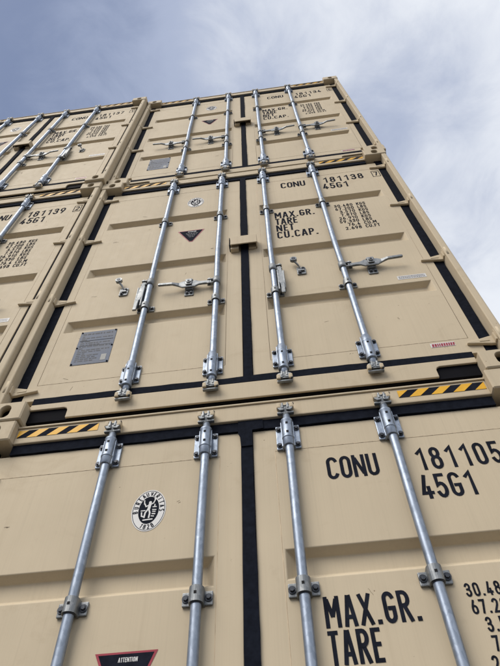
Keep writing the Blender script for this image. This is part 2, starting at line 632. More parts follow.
def b_seam(sx):
    def f(mb):
        rnd = random.Random(7)
        x0, x1, z0, z1 = 0.113, 1.066, 0.292, 2.608
        y = YD + 0.0005

        def bead(p, q, n):
            pts = []
            for i in range(n + 1):
                t = i / n
                pts.append((p[0] + (q[0] - p[0]) * t + rnd.uniform(-.0003, .0003), p[1] + (q[1] - p[1]) * t + rnd.uniform(-.0003, .0003)))
            for i in range(n):
                a, c = pts[i], pts[i + 1]
                mb.tube((sx * a[0], y, a[1]), (sx * c[0], y, c[1]), .0014 if p[0] == q[0] else .0016, seg=12)
        bead((x0, z1), (x1, z1), 24)
        bead((x0, z0), (x1, z0), 24)
        bead((x0, z0), (x0, z1), 1)
        bead((x1, z0), (x1, z1), 1)
    return f


def wavy_strip(mb, p, q, w, y, seed, n=40, jit=.0022, yb=0.10):
    """rubber strip between two points in x-z with a slightly uneven lip"""
    rnd = random.Random(seed)
    d = (Vector(q) - Vector(p))
    u = d.normalized()
    nn = Vector((-u.y, u.x))
    a, c = [], []
    ja = jc = 0.0
    for i in range(n + 1):
        t = i / n
        ja = ja * .75 + rnd.uniform(-jit, jit)
        jc = jc * .75 + rnd.uniform(-jit, jit)
        o = Vector(p) + d * t
        a.append(o + nn * (w / 2 + ja)); c.append(o - nn * (w / 2 + jc))
    poly = [(v.x, v.y) for v in a] + [(v.x, v.y) for v in c[::-1]]
    mb.prism_xz(poly, y, yb)


def b_rod(mb):
    # tube with a faint bend, plus swaged ends
    n = 26
    z0, z1 = 0.10, 2.808
    seg = 20
    rings = []
    for i in range(n + 1):
        z = z0 + (z1 - z0) * i / n
        dx = .0012 * math.sin(z * 3.1) + .0008 * math.sin(z * 7.7)
        r = RR
        if z > 2.76 or z < 0.15:
            r = RR * .82
        rings.append([mb.bm.verts.new((dx + r * math.cos(2 * math.pi * k / seg), YR + r * math.sin(2 * math.pi * k / seg), z)) for k in range(seg)])
    for i in range(n):
        for k in range(seg):
            j = (k + 1) % seg
            f = mb.bm.faces.new((rings[i][k], rings[i][j], rings[i + 1][j], rings[i + 1][k]))
            f.smooth = True
    mb.bm.faces.new(rings[0][::-1]); mb.bm.faces.new(rings[-1])


def bolt(mb, x, y, z, r=.0095, mat=1):
    mb.tube((x, y, z), (x, y - .004, z), r * 1.45, seg=14, mat=mat, smooth=False)
    mb.tube((x, y - .003, z), (x, y - .0105, z), r, r * .82, seg=6, mat=mat, smooth=False)


def b_end_bracket(up):
    """long bearing: sleeve round the rod on a four bolt base (z = 0 is the plate centre)"""
    def f(mb):
        s = 1 if up else -1
        for sx in (-1, 1):
            mb.box(sx * .019, sx * .0495, YD - .011, YD - .0005, -.063, .063, 0, .003)
            mb.box(sx * .0185, sx * .027, YR - .004, YD - .004, -.066, .066, 0, .002)
            bolt(mb, sx * .0375, YD - .011, .044, .0085)
            bolt(mb, sx * .0375, YD - .011, -.044, .0085)
        z0, z1 = (-.03, .074) if up else (-.108, .03)
        mb.lathe_z(0, YR, [(z0 - .003, RR + .001), (z0, RR + .0075), (z0 + .006, RR + .0085), (z0 + .010, RR + .0065),
                           (z1 - .010, RR + .0065), (z1 - .006, RR + .0085), (z1, RR + .0075), (z1 + .003, RR + .001)], 22)
        mb.lathe_z(0, YR, [(-.068, RR + .004), (-.066, RR + .006), (.066, RR + .006), (.068, RR + .004)], 22)
        for zz in ((z0 + .025), (z1 - .03)):
            mb.box(-.005, .005, YR - RR - .0078, YR - RR - .004, zz - .005, zz + .005, 2)  # dark block on the sleeve stands in for a shaded hole
    return f


def b_mid_bracket(mb):
    """short guide strap with two bolts"""
    for sx in (-1, 1):
        mb.box(sx * .018, sx * .0505, YD - .010, YD - .0005, -.023, .023, 0, .003)
        bolt(mb, sx * .0375, YD - .010, 0, .009)
    # hoop
    n = 12
    inner, outer = [], []
    for i in range(n + 1):
        a = math.pi + math.pi * i / n
        inner.append((math.cos(a) * (RR + .0008), YR + math.sin(a) * (RR + .0008)))
        outer.append((math.cos(a) * (RR + .0068), YR + math.sin(a) * (RR + .0068)))
    outer = [(-RR - .0068, YD - .001)] + outer + [(RR + .0068, YD - .001)]
    inner = [(-RR - .0008, YD - .001)] + inner + [(RR + .0008, YD - .001)]
    for i in range(len(outer) - 1):
        o0, o1, i0, i1 = outer[i], outer[i + 1], inner[i], inner[i + 1]
        for q in (((*o0, -.026), (*o1, -.026), (*o1, .026), (*o0, .026)),
                  ((*i1, -.026), (*i0, -.026), (*i0, .026), (*i1, .026)),
                  ((*o0, -.026), (*i0, -.026), (*i1, -.026), (*o1, -.026)),
                  ((*o0, .026), (*o1, .026), (*i1, .026), (*i0, .026))):
            mb.quad(q, 0, True)
    mb.box(-.0045, .0045, YR - RR - .0078, YR - RR - .004, -.004, .005, 2)  # dark block on the hoop, painted as the shade of a hole
    # worn black bush under the strap
    mb.lathe_z(0, YR, [(-.0295, RR + .0004), (-.0293, RR + .0032), (-.0262, RR + .0032), (-.026, RR + .0004)], 20, 1)


def b_cam(up):
    """forked locking cam at the rod end (z = 0 at the head)"""
    def f(mb):
        s = 1 if up else -1
        mb.lathe_z(0, YR, [(-.034, .014), (-.030, .0165), (-.012, .0165), (-.006, .02), (.010, .02), (.013, .015)] if up else
                   [(-.013, .015), (-.010, .02), (.006, .02), (.012, .0165), (.030, .0165), (.034, .014)], 18)
        for sx in (-1, 1):
            poly = [(sx * .005, -.013), (sx * .022, -.016), (sx * .033, -.004 * s), (sx * .031, .010), (sx * .020, .016), (sx * .005, .011)]
            mb.prism_xz(poly, YR - .024, YR + .004, 0, .003)
            mb.box(sx * .007, sx * .016, YR - .027, YR + .008, -.004, .026, 0, .003)
        mb.tube((-.024, YR - .016, .014 * s), (.030, YR - .02, .019 * s), .0038, seg=10)
        mb.tube((.030, YR - .02, .019 * s), (.036, YR - .02, .024 * s), .0056, seg=10, mat=1)
    return f


def b_keeper(up):
    """keeper block on the frame: base with two ears"""
    def f(mb):
        s = 1 if up else -1
        mb.box(-.034, .034, YR - .002, .041, -.024, .024, 0, .004)
        for sx in (-1, 1):
            mb.box(sx * .018, sx * .037, .008, YR, (-.006 if up else -.024), (.024 if up else .006), 0, .006)
        mb.box(-.036, .036, .018, YR, (-.031 if up else -.034), (-.022 if up else -.025), 1, .003)
    return f


def lever(mb, pts, mat=0):
    """bar swept through (u, v, y, half height, half thickness); u along x, v along z"""
    rings = []
    for u, v, y, hh, ht in pts:
        rings.append([mb.bm.verts.new(p) for p in ((u, y - ht, v - hh * .8), (u, y - ht * .6, v - hh), (u, y + ht, v - hh), (u, y + ht, v + hh), (u, y - ht * .6, v + hh), (u, y - ht, v + hh * .8))])
    n = 6
    for i in range(len(rings) - 1):
        for k in range(n):
            j = (k + 1) % n
            f = mb.bm.faces.new((rings[i][k], rings[i][j], rings[i + 1][j], rings[i + 1][k]))
            f.material_index = mat
    mb.bm.faces.new(rings[0][::-1]).material_index = mat
    mb.bm.faces.new(rings[-1]).material_index = mat


def handle_hub(mb, s):
    mb.lathe_z(0, YR, [(-.031, RR + .001), (-.030, RR + .006), (.030, RR + .006), (.031, RR + .001)], 20)
    for z in (-.021, .021):
        mb.box(s * .012, s * .056, YR - .012, YR + .012, z - .004, z + .004, 0, .002)
    mb.tube((s * .043, YR, -.03), (s * .043, YR, .03), .0075, seg=12, mat=1)
    mb.tube((s * .043, YR, .026), (s * .043, YR, .032), .013, seg=6, mat=0, smooth=False)


def b_handle_closed(s):
    def f(mb):
        handle_hub(mb, s)
        lever(mb, [(s * u, v, y, hh, ht) for u, v, y, hh, ht in
                   [(.032, 0, .033, .015, .006), (.085, 0, .032, .014, .006), (.108, 0, .031, .018, .005), (.130, 0, .031, .034, .005), (.205, 0, .030, .034, .005),
                    (.228, 0, .029, .018, .005), (.250, .0, .022, .0125, .006), (.268, .0, .016, .011, .006), (.345, .0, .013, .011, .006), (.353, .0, .013, .007, .005)]])
        bmesh.ops.recalc_face_normals(mb.bm, faces=mb.bm.faces[:])
    return f


def b_handle_hanging(s):
    def f(mb):
        handle_hub(mb, s)
        pts = [(.038, -.0, .03, .012, .006), (.041, -.06, .024, .013, .006), (.043, -.10, .021, .02, .006), (.045, -.18, .019, .02, .006),
               (.046, -.21, .017, .013, .006), (.047, -.23, .010, .011, .006), (.048, -.33, .006, .0105, .006)]
        rings = []
        for u, v, y, hh, ht in pts:
            rings.append([mb.bm.verts.new((s * (u + du * hh), y + dy * ht, v)) for du, dy in ((-.8, -1), (.8, -1), (1, -.5), (1, 1), (-1, 1), (-1, -.5))])
        for i in range(len(rings) - 1):
            for k in range(6):
                mb.bm.faces.new((rings[i][k], rings[i][(k + 1) % 6], rings[i + 1][(k + 1) % 6], rings[i + 1][k]))
        mb.bm.faces.new(rings[0][::-1]); mb.bm.faces.new(rings[-1])
        # slotted retaining plate beside the rod, which the lever drops behind
        mb.box(s * .022, s * .031, .014, YD - .004, -.27, -.05, 0, .003)
        mb.box(s * .056, s * .064, .012, .034, -.27, -.07, 0, .003)
        mb.box(s * .022, s * .064, .034, .040, -.27, -.09, 0, .002)
        bmesh.ops.recalc_face_normals(mb.bm, faces=mb.bm.faces[:])
    return f


def b_catch_closed(mb):
    mb.box(-.028, .028, YD - .008, YD - .0004, -.088, -.012, 0, .004)
    bolt(mb, -.012, YD - .008, -.066, .008)
    bolt(mb, .013, YD - .008, -.066, .008)
    mb.box(-.024, .024, .0385, YD - .004, -.042, .040, 0, .004)
    mb.box(-.019, .019, .016, .0225, -.020, .040, 0, .003)
    for sx in (-1, 1):
        mb.box(sx * .010, sx * .024, .0215, .0435, .029, .044, 0, .003)
    mb.tube((0, .016, .006), (0, .009, .006), .014, seg=14, mat=0, smooth=False)
    mb.tube((0, .010, .006), (0, .006, .006), .007, seg=10, mat=1)


def b_catch_open(mb):
    mb.prism_xz([(-.026, -.085), (.022, -.085), (.027, -.078), (.027, -.012), (.02, -.004), (-.024, -.004), (-.026, -.012)], YD - .009, YD - .0004, 0, .0025)
    mb.box(-.018, .02, YD - .02, YD - .008, -.06, -.045, 0, .003)
    bolt(mb, -.010, YD - .009, -.070, .008)
    bolt(mb, .012, YD - .009, -.026, .008)
    lever(mb, [(-.004, -.02, .050, .010, .006), (-.012, .004, .044, .010, .006), (-.026, .022, .034, .010, .006), (-.036, .034, .028, .010, .006)])
    # ring seen as an open hook at the tip of the swivel arm
    mb.tube((-.038, .036, .050), (-.038, .016, .050), .021, seg=16, mat=0)
    mb.tube((-.038, .017, .050), (-.038, .0135, .050), .012, seg=14, mat=1)


def b_hinge(sx):
    def f(mb):
        mb.prism_xz([(sx * 1.044, -.010), (sx * 1.10, -.018), (sx * 1.150, -.028), (sx * 1.178, -.030), (sx * 1.178, .030), (sx * 1.150, .026), (sx * 1.10, .012), (sx * 1.044, .000)], .045, YD - .0005, 0, .004)
        mb.prism_xz([(sx * 1.10, -.008), (sx * 1.145, -.010), (sx * 1.145, .004), (sx * 1.10, .002)], .0425, .0455, 0, .001)
        mb.tube((sx * 1.1885, .0195, -.042), (sx * 1.1885, .0195, .042), .0145, seg=18)
        mb.tube((sx * 1.1885, .0195, -.047), (sx * 1.1885, .0195, .047), .0125, seg=12)
        mb.box(sx * 1.166, sx * 1.180, .024, YD - .004, -.026, .026, 0, .003)
    return f


def stadium(cx, cz, w, h, n=24):
    r = w / 2
    hh = h / 2 - r
    p = []
    for i in range(n):
        a = 2 * math.pi * i / n + 1e-4
        x, z = math.cos(a), math.sin(a)
        p.append((cx + x * r, cz + z * r + (hh if z > 0 else -hh)))
    return p


def b_casting(sx, top, end):
    """corner casting with its handling holes; local origin at the outer lower corner on the door-end face"""
    def f(mb):
        bm = mb.bm
        cw, cd, ch = .178, .162, .118
        bevel = .006

        def holed(face, outer_rect, hole, mapf):
            """rectangle with hole, then the hole wall and a pocket coloured dark for its shade"""
            n = len(hole)
            (u0, v0), (u1, v1) = outer_rect
            cu = sum(h[0] for h in hole) / n
            cv = sum(h[1] for h in hole) / n
            outer = []
            for (hu, hv) in hole:
                du, dv = hu - cu, hv - cv
                t = 1e9
                if du > 1e-9: t = min(t, (u1 - cu) / du)
                if du < -1e-9: t = min(t, (u0 - cu) / du)
                if dv > 1e-9: t = min(t, (v1 - cv) / dv)
                if dv < -1e-9: t = min(t, (v0 - cv) / dv)
                outer.append((cu + du * t, cv + dv * t))
            # snap the nearest samples to the corners
            for c in ((u0, v0), (u1, v0), (u0, v1), (u1, v1)):
                k = min(range(n), key=lambda i: (outer[i][0] - c[0]) ** 2 + (outer[i][1] - c[1]) ** 2)
                outer[k] = c
            A = [bm.verts.new(mapf(u, v, 0)) for u, v in outer]
            B = [bm.verts.new(mapf(cu + (u - cu) * 1.08, cv + (v - cv) * 1.06, 0)) for u, v in hole]
            C = [bm.verts.new(mapf(u, v, .004)) for u, v in hole]
            D = [bm.verts.new(mapf(u, v, .034)) for u, v in hole]
            E = [bm.verts.new(mapf(cu + (u - cu) * 1.25, cv + (v - cv) * 1.15, .036)) for u, v in hole]
            F = [bm.verts.new(mapf(cu + (u - cu) * 1.25, cv + (v - cv) * 1.15, .085)) for u, v in hole]
            for P, Q in ((A, B), (B, C), (C, D), (D, E), (E, F)):
                for i in range(n):
                    j = (i + 1) % n
                    ff = bm.faces.new((P[i], P[j], Q[j], Q[i]))
                    if P is C or P is B: ff.smooth = True
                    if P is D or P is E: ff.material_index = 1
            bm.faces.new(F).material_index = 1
        x_out, x_in = sx * 0.0, -sx * cw
        b0 = bevel
        # front face (y = 0) and outer side face with holes; remaining faces plain, edges chamfered
        holed('front', ((b0, b0), (cw - b0, ch - b0)), stadium(cw / 2, ch / 2 - .002, .053, .078), lambda u, v, d: (x_out - sx * u, d, v))
        holed('side', ((b0, b0), (cd - b0, ch - b0)), stadium(cd / 2, ch / 2 - .002, .053, .078), lambda u, v, d: (x_out - sx * d, u, v))

        def P(x, y, z):
            return (x_out - sx * x, y, z)
        q = mb.quad
        # chamfer ring of the front face
        fr = [(b0, 0, b0), (cw - b0, 0, b0), (cw - b0, 0, ch - b0), (b0, 0, ch - b0)]
        bk = [(b0, b0, 0), (cw - b0, b0, 0), (cw, b0, b0), (cw, b0, ch - b0), (cw - b0, b0, ch), (b0, b0, ch), (0, b0, ch - b0), (0, b0, b0)]
        q([P(*fr[0]), P(*fr[1]), P(*bk[1]), P(*bk[0])])
        q([P(*fr[1]), P(*fr[2]), P(*bk[3]), P(*bk[2])])
        q([P(*fr[2]), P(*fr[3]), P(*bk[5]), P(*bk[4])])
        q([P(*fr[3]), P(*fr[0]), P(*bk[7]), P(*bk[6])])
        for a, c, d in ((fr[0], bk[0], bk[7]), (fr[1], bk[1], bk[2]), (fr[2], bk[3], bk[4]), (fr[3], bk[5], bk[6])):
            q([P(*a), P(*c), P(*d)])
        # body running back
        ybk = cd - b0

        def at(p, y): return (p[0], y, p[2])
        for i in range(8):
            j = (i + 1) % 8
            if i == 6:
                continue        # outer side is the holed face
            q([P(*bk[i]), P(*bk[j]), P(*at(bk[j], ybk)), P(*at(bk[i], ybk))])
        q([P(*at(p, ybk)) for p in bk])
        bmesh.ops.remove_doubles(bm, verts=bm.verts[:], dist=1e-5)
        bmesh.ops.recalc_face_normals(bm, faces=bm.faces[:])
    return f


def b_post(sx):
    """door-side corner post: box section with a rounded hinge lip along the outer front edge"""
    def f(mb):
        poly = [(1.1725, .160), (1.1725, .070), (1.1745, .018)]
        poly += [(1.1805 + .006 * math.cos(math.radians(a)), .0125 + .006 * math.sin(math.radians(a))) for a in range(180, 271, 22)]
        poly += [(1.204 + .012 * math.cos(math.radians(a)), .0185 + .012 * math.sin(math.radians(a))) for a in range(270, 361, 15)]
        poly += [(1.216, .160)]
        mb.prism_xy([(sx * x, y) for x, y in poly], .118, 2.778)
        # inner web carrying the gasket
        mb.box(sx * 1.112, sx * 1.1725, .104, .158, .118, 2.778, 0)
        bmesh.ops.recalc_face_normals(mb.bm, faces=mb.bm.faces[:])
    return f


def b_header(mb):
    x = 1.041
    mb.box(-x, x, .040, .150, 2.783, 2.870, 0, .005)
    mb.box(-x, x, .033, .160, 2.8705, 2.880, 0, .003)
    rnd = random.Random(3)
    for sx in (-1, 1):
        mb.box(sx * (x + .0005), sx * 1.172, .058, .15, 2.7785, 2.7825)


def b_hazard(sx):
    def f(mb):
        x0, x1, z0, z1 = .662, 1.032, 2.815, 2.858
        y = .0395 - .0012
        xs0, xs1 = (x0, x1)
        n = 8
        pit = (x1 - x0) / n
        sk = .048
        mb.flat([(sx * x0, z0), (sx * x1, z0), (sx * x1, z1), (sx * x0, z1)], y + .0004, 0)
        # yellow slanted bars leaning to the right on both ends (as printed tape)
        a0, a1 = min(sx * x0, sx * x1), max(sx * x0, sx * x1)
        k = 0
        u = a0 - sk
        while u < a1:
            p = [(u, z0), (u + pit, z0), (u + pit + sk, z1), (u + sk, z1)]
            # clip left and right
            def clip(poly, side, lim):
                out = []
                for i in range(len(poly)):
                    a, c = poly[i], poly[(i + 1) % len(poly)]
                    ia, ic = (a[0] - lim) * side >= 0, (c[0] - lim) * side >= 0
                    if ia: out.append(a)
                    if ia != ic:
                        t = (lim - a[0]) / (c[0] - a[0])
                        out.append((lim, a[1] + (c[1] - a[1]) * t))
                return out
            p = clip(p, 1, a0)
            if len(p) > 2: p = clip(p, -1, a1)
            if len(p) > 2:
                mb.flat(p, y, 1)
            u += 2 * pit
    return f


def b_sill(mb):
    zb, zt = .026, .131
    poly = [(-1.041, zt), (-1.041, .096), (-.872, .096), (-.858, .088), (-.852, .074), (-.852, zb),
            (.852, zb), (.852, .074), (.858, .088), (.872, .096), (1.041, .096), (1.041, zt)]
    mb.prism_xz(poly, .047, .058, 0, .003)
    for sx in (-1, 1):
        mb.box(sx * 1.0415, sx * 1.172, .058, .15, .1185, .131)


def b_lug(mb):
    """customs cover on the right leaf: a folded plate with two cheeks, open below"""
    z0, z1 = 1.462, 1.572
    x0, x1 = -.088, .088
    mb.box(x0, x1, .005, .013, z0, z1, 0, .0025)
    mb.box(x0, x1, .0135, YD + .002, z1 - .008, z1, 0, .002)
    mb.box(x1 - .008, x1, .0135, YD, z0 + .012, z1 - .0085, 0, .002)
    mb.box(x0, x0 + .008, .0135, .050, z0 + .012, z1 - .0085, 0, .002)
    mb.box(.030, .078, .048, YD - .0005, z0 + .004, z1 - .012, 0, .002)


def b_lug_tab(mb):
    z0 = 1.446
    mb.box(-.098, -.093, .016, YD - .0005, z0 + .02, 1.582, 1, .001)  # black strip stands in for the dark gap at the cover's left end
    mb.box(-.090, -.036, .030, YD - .0005, z0, z0 + .055, 0, .003)


def b_plate(mb):
    x0, x1, z0, z1 = -.932, -.728, .424, .716
    mb.box(x0, x1, YD - .0022, YD - .0002, z0, z1, 0, .0008)
    rnd = random.Random(11)
    y = YD - .0027
    z = z1 - .03
    first = True
    while z > z0 + .018:
        h = .012 if first else .0075
        x = x0 + .016
        while x < x1 - .02:
            wd = rnd.uniform(.008, .03)
            xe = min(x + wd, x1 - .016)
            if not (z < z0 + .085 and xe > x1 - .06):
                mb.flat([(x, z), (xe, z), (xe, z + h), (x, z + h)], y, 1)
            x = xe + rnd.uniform(.004, .008)
            if rnd.random() < .12:
                break
        z -= .0195 if first else .0155
        first = False
    for zz in (z1 - .085, z1 - .088, z0 + .16):
        mb.flat([(x0 + .008, zz), (x1 - .008, zz), (x1 - .008, zz + .0012), (x0 + .008, zz + .0012)], y - .0001, 3)
    mb.flat([(x1 - .048, z0 + .022), (x1 - .02, z0 + .022), (x1 - .02, z0 + .072), (x1 - .048, z0 + .072)], y - .0001, 2)
    for px, pz in ((x0 + .007, z0 + .007), (x1 - .007, z0 + .007), (x0 + .007, z1 - .007), (x1 - .007, z1 - .007), (x0 + .006, (z0 + z1) / 2), (x1 - .006, (z0 + z1) / 2)):
        mb.tube((px, YD - .002, pz), (px, YD - .006, pz), .006, .004, seg=10, mat=3)


def ellipse(cx, cz, rx, rz, n=48):
    return [(cx + rx * math.cos(2 * math.pi * i / n), cz + rz * math.sin(2 * math.pi * i / n)) for i in range(n)]


def b_roundel(mb):
    """oval inspection sticker: white disc, dark rings, dark centre with a standing figure, words round the rim"""
    cx, cz, rx, rz = -.381, 2.381, .066, .092
    y = YD - .0012
    mb.flat(ellipse(cx, cz, rx, rz), y, 0)
    e = ellipse(cx, cz, rx * .93, rz * .945)
    mb.stroke(e + [e[0]], .0022, y - .0003, 1)
    mb.flat(ellipse(cx, cz, rx * .60, rz * .66), y - .0003, 1)

    def rim(s, a0, a1, flip=False):
        n = len(s)
        for i, c in enumerate(s):
            a = math.radians(a0 + (a1 - a0) * (i / max(1, n - 1)))
            px, pz = cx + rx * .765 * math.cos(a), cz + rz * .80 * math.sin(a)
            tx, tz = -rx * math.sin(a), rz * math.cos(a)
            l = math.hypot(tx, tz)
            tx, tz = tx / l, tz / l
            if not flip:
                tx, tz = -tx, -tz
            nx, nz = -tz, tx
            gw, strokes = GL[c]
            h = .0165
            for k, st in enumerate(strokes):
                q = []
                for ux, uz in st:
                    a_, b_ = (ux - gw / 2) * h * 1.1, (uz - .5) * h
                    q.append((px + tx * a_ + nx * b_, pz + tz * a_ + nz * b_))
                mb.stroke(q, .0034, y - .0004 - .0001 * k, 1)
    rim('BUREAU', 186, 104)
    rim('VERITAS', 84, -4)
    rim('1828', 246, 294, True)
    yy = y - .0006
    S = lambda pts, w=.005, k=0: mb.stroke([(cx + a, cz + c) for a, c in pts], w, yy - .00005 * k, 0)
    mb.flat(ellipse(cx + .003, cz + .033, .0055, .0065, 14), yy, 0)
    S([(.003, .028), (.0, .004)], .011, 1)
    S([(.002, .022), (.016, .03), (.022, .047)], .0045, 2)
    S([(.0, .022), (-.012, .016), (-.018, .03)], .0045, 3)
    S([(.0, .006), (.006, -.014), (.004, -.036)], .006, 4)
    S([(-.001, .006), (-.012, -.012), (-.014, -.034)], .006, 5)
    mb.flat(ellipse(cx + .022, cz + .049, .005, .005, 10), yy, 0)
    S([(-.019, .026), (-.021, .046)], .004, 6)
    S([(.014, .012), (.03, .012)], .004, 7)
    S([(.022, .024), (.022, .012)], .004, 8)
    S([(-.03, -.002), (-.012, -.002)], .004, 9)
    S([(-.026, -.008), (-.024, -.026), (-.014, -.03)], .005, 10)
    S([(.014, -.0), (.03, -.002)], .004, 11)
    S([(.015, -.008), (.028, -.01)], .004, 12)
    S([(.014, -.018), (.028, -.02)], .005, 13)
    S([(.012, -.028), (.024, -.03)], .004, 14)
    S([(-.018, -.044), (.02, -.042)], .005, 15)


def b_triangle(mb):
    """warning sticker: red-edged black triangle on its tip with white words"""
    xl, xr, xm, zt, zb = -.482, -.286, -.376, 1.872, 1.690
    y = YD - .0012
    mb.flat([(xl, zt), (xr, zt), (xm + .012, zb), (xm - .012, zb)], y, 2)
    mb.flat([(xl + .011, zt - .006), (xr - .011, zt - .006), (xm + .010, zb + .008), (xm - .010, zb + .008)], y - .0003, 0)
    text(mb, 'ATTENTION', xm, zt - .030, .0135, .0021, y - .0006, 1, .10, 'C', .8)
    rnd = random.Random(5)
    z = zt - .05
    while z > zb + .075:
        half = (z - zb) / (zt - zb) * .086 - .018
        x = xm - half
        while x < xm + half:
            xe = min(x + rnd.uniform(.006, .017), xm + half)
            mb.flat([(x, z), (xe, z), (xe, z + .0042), (x, z + .0042)], y - .0006, 3)
            x = xe + .004
        z -= .014


def dashes(mb, x0, x1, z0, z1, rows, y, mat, seed):
    rnd = random.Random(seed)
    rh = (z1 - z0) / rows
    for r in range(rows):
        x = x0
        while x < x1 - .002:
            xe = min(x + rnd.uniform(.004, .009), x1)
            zb = z0 + r * rh + rh * .18
            mb.flat([(x, zb), (xe, zb), (xe, zb + rh * .62), (x, zb + rh * .62)], y, mat)
            x = xe + rnd.uniform(.002, .0035)


def b_white_label(mb):
    y = YD - .0012
    mb.flat([(.872, .880), (1.034, .880), (1.034, .918), (.872, .918)], y, 0)
    dashes(mb, .880, 1.026, .885, .914, 2, y - .0003, 1, 4)


def b_red_label(mb):
    y = YD - .0012
    mb.flat([(.880, .246), (.994, .246), (.994, .277), (.880, .277)], y, 0)
    rnd = random.Random(2)
    x = .886
    while x < .984:
        w = rnd.uniform(.006, .010)
        mb.flat([(x, .251), (x + w, .251), (x + w + .002, .272), (x + .002, .272)], y - .0003, 1)
        x += w + .0025
    mb.flat([(.884, .2475), (.990, .2475), (.990, .2492), (.884, .2492)], y - .0003, 1)


def letter_blocks(num, check):
    """every painted line is a sub-part of its own: (name, key, builder)"""
    y = YD - .0009

    def line(s, x, z, h, w, **kw):
        return lambda mb: text(mb, s, x, z, h, w, y, 0, **kw)
    out = [('owner_code', 'owner', line('CONU', .304, 2.440, .107, .0136, mono=.0515, wide=.77)),
           ('serial_number', ('num', num), line(num, .642, 2.440, .107, .0136, mono=.0558, wide=.76)),
           ('size_code', 'size', line('45G1', .629, 2.312, .107, .0136, mono=.0525, wide=.76))]

    def boxed(mb):
        text(mb, check, 1.073, 2.456, .078, .010, y, 0, align='C', wide=.85)
        mb.stroke([(1.044, 2.438), (1.102, 2.438), (1.102, 2.552), (1.044, 2.552), (1.044, 2.438)], .0055, y - .0002, 0)
    out.append(('check_digit', ('chk', check), boxed))
    for i, (s, wd, tr) in enumerate((('MAX.GR.', .70, .094), ('TARE', .66, .072), ('NET', .70, .10), ('CU.CAP.', .70, .10))):
        out.append(('weight_heading', ('wh', s), line(s, .227, 1.891 - i * .106, .098, .0124, gap=tr, wide=wd)))
    rows = [('30.480', 'KGS'), ('67.200', 'LBS'), ('3.570', 'KGS'), ('7.870', 'LBS'), ('26.910', 'KGS'), ('59.330', 'LBS'), ('76.4', 'CU.M'), ('2.698', 'CU.FT')]

    for i, (a, c) in enumerate(rows):
        zz = 1.950 - i * .0532
        out.append(('weight_figure', ('wf', i), line(a, .797, zz, .0435, .0062, gap=.14, align='R', wide=.8)))
        out.append(('weight_unit', ('wu', c, i), line(c, .824, zz, .0435, .0062, gap=.10, wide=.8)))
    return out


def corrugate(a0, a1, pitch, depth):
    """trapezoid profile points (along, offset)"""
    pts = []
    u = a0
    while u < a1 - 1e-6:
        for du, d in ((0, 0), (pitch * .26, 0), (pitch * .5, depth), (pitch * .76, depth)):
            if u + du < a1:
                pts.append((u + du, d))
        u += pitch
    pts.append((a1, 0))
    return pts


def b_side(sx):
    def f(mb):
        pr = corrugate(.165, LEN - .165, .278, .034)
        for i in range(len(pr) - 1):
            (u0, d0), (u1, d1) = pr[i], pr[i + 1]
            x0, x1 = sx * (1.206 - d0), sx * (1.206 - d1)
            q = [(x0, u0, .155), (x1, u1, .155), (x1, u1, 2.80), (x0, u0, 2.80)]
            mb.quad(q if sx > 0 else q[::-1])
    return f


def b_roof(mb):
    pr = corrugate(.165, LEN - .165, .21, .018)
    for i in range(len(pr) - 1):
        (u0, d0), (u1, d1) = pr[i], pr[i + 1]
        mb.quad([(-1.15, u0, 2.880 - d0), (1.15, u0, 2.880 - d0), (1.15, u1, 2.880 - d1), (-1.15, u1, 2.880 - d1)])


def b_front_wall(mb):
    pr = corrugate(-1.12, 1.12, .25, .045)
    for i in range(len(pr) - 1):
        (u0, d0), (u1, d1) = pr[i], pr[i + 1]
        mb.quad([(u1, LEN - .04 - d1, .15), (u0, LEN - .04 - d0, .15), (u0, LEN - .04 - d0, 2.79), (u1, LEN - .04 - d1, 2.79)])


def b_rail(sx, top):
    def f(mb):
        if top:
            mb.box(sx * 1.151, sx * 1.2145, .163, LEN - .163, 2.80, 2.872, 0, .004)
        else:
            mb.box(sx * 1.165, sx * 1.2145, .163, LEN - .163, .030, .154, 0, .004)
    return f


def b_back_frame(mb):
    y0, y1 = LEN - .15, LEN - .02
    for sx in (-1, 1):
        mb.box(sx * 1.10, sx * 1.2145, y0, y1, .119, 2.777, 0, .005)
    mb.box(-1.040, 1.040, y0, y1, 2.785, 2.87, 0, .004)
    mb.box(-1.040, 1.040, y0, y1, .03, .155, 0, .004)


def b_under(mb):
    mb.box(-1.163, 1.163, .152, LEN - .152, .122, .150)
    mb.box(-1.040, 1.040, .0595, .150, .022, .130)  # black beam added behind the sill so gap and notch read as dark cavity
    y = .32
    while y < LEN - .2:
        mb.box(-1.163, 1.163, y, y + .045, .035, .1215)
        y += .42


def b_patch(mb):
    """extra piece of black sealing tape over the gasket crossing"""
    mb.prism_xz([(-.036, 2.7822), (.070, 2.7822), (.072, 2.731), (.024, 2.727), (.0235, 2.64), (-.0245, 2.64), (-.028, 2.692), (-.036, 2.712)], .047, .0495)


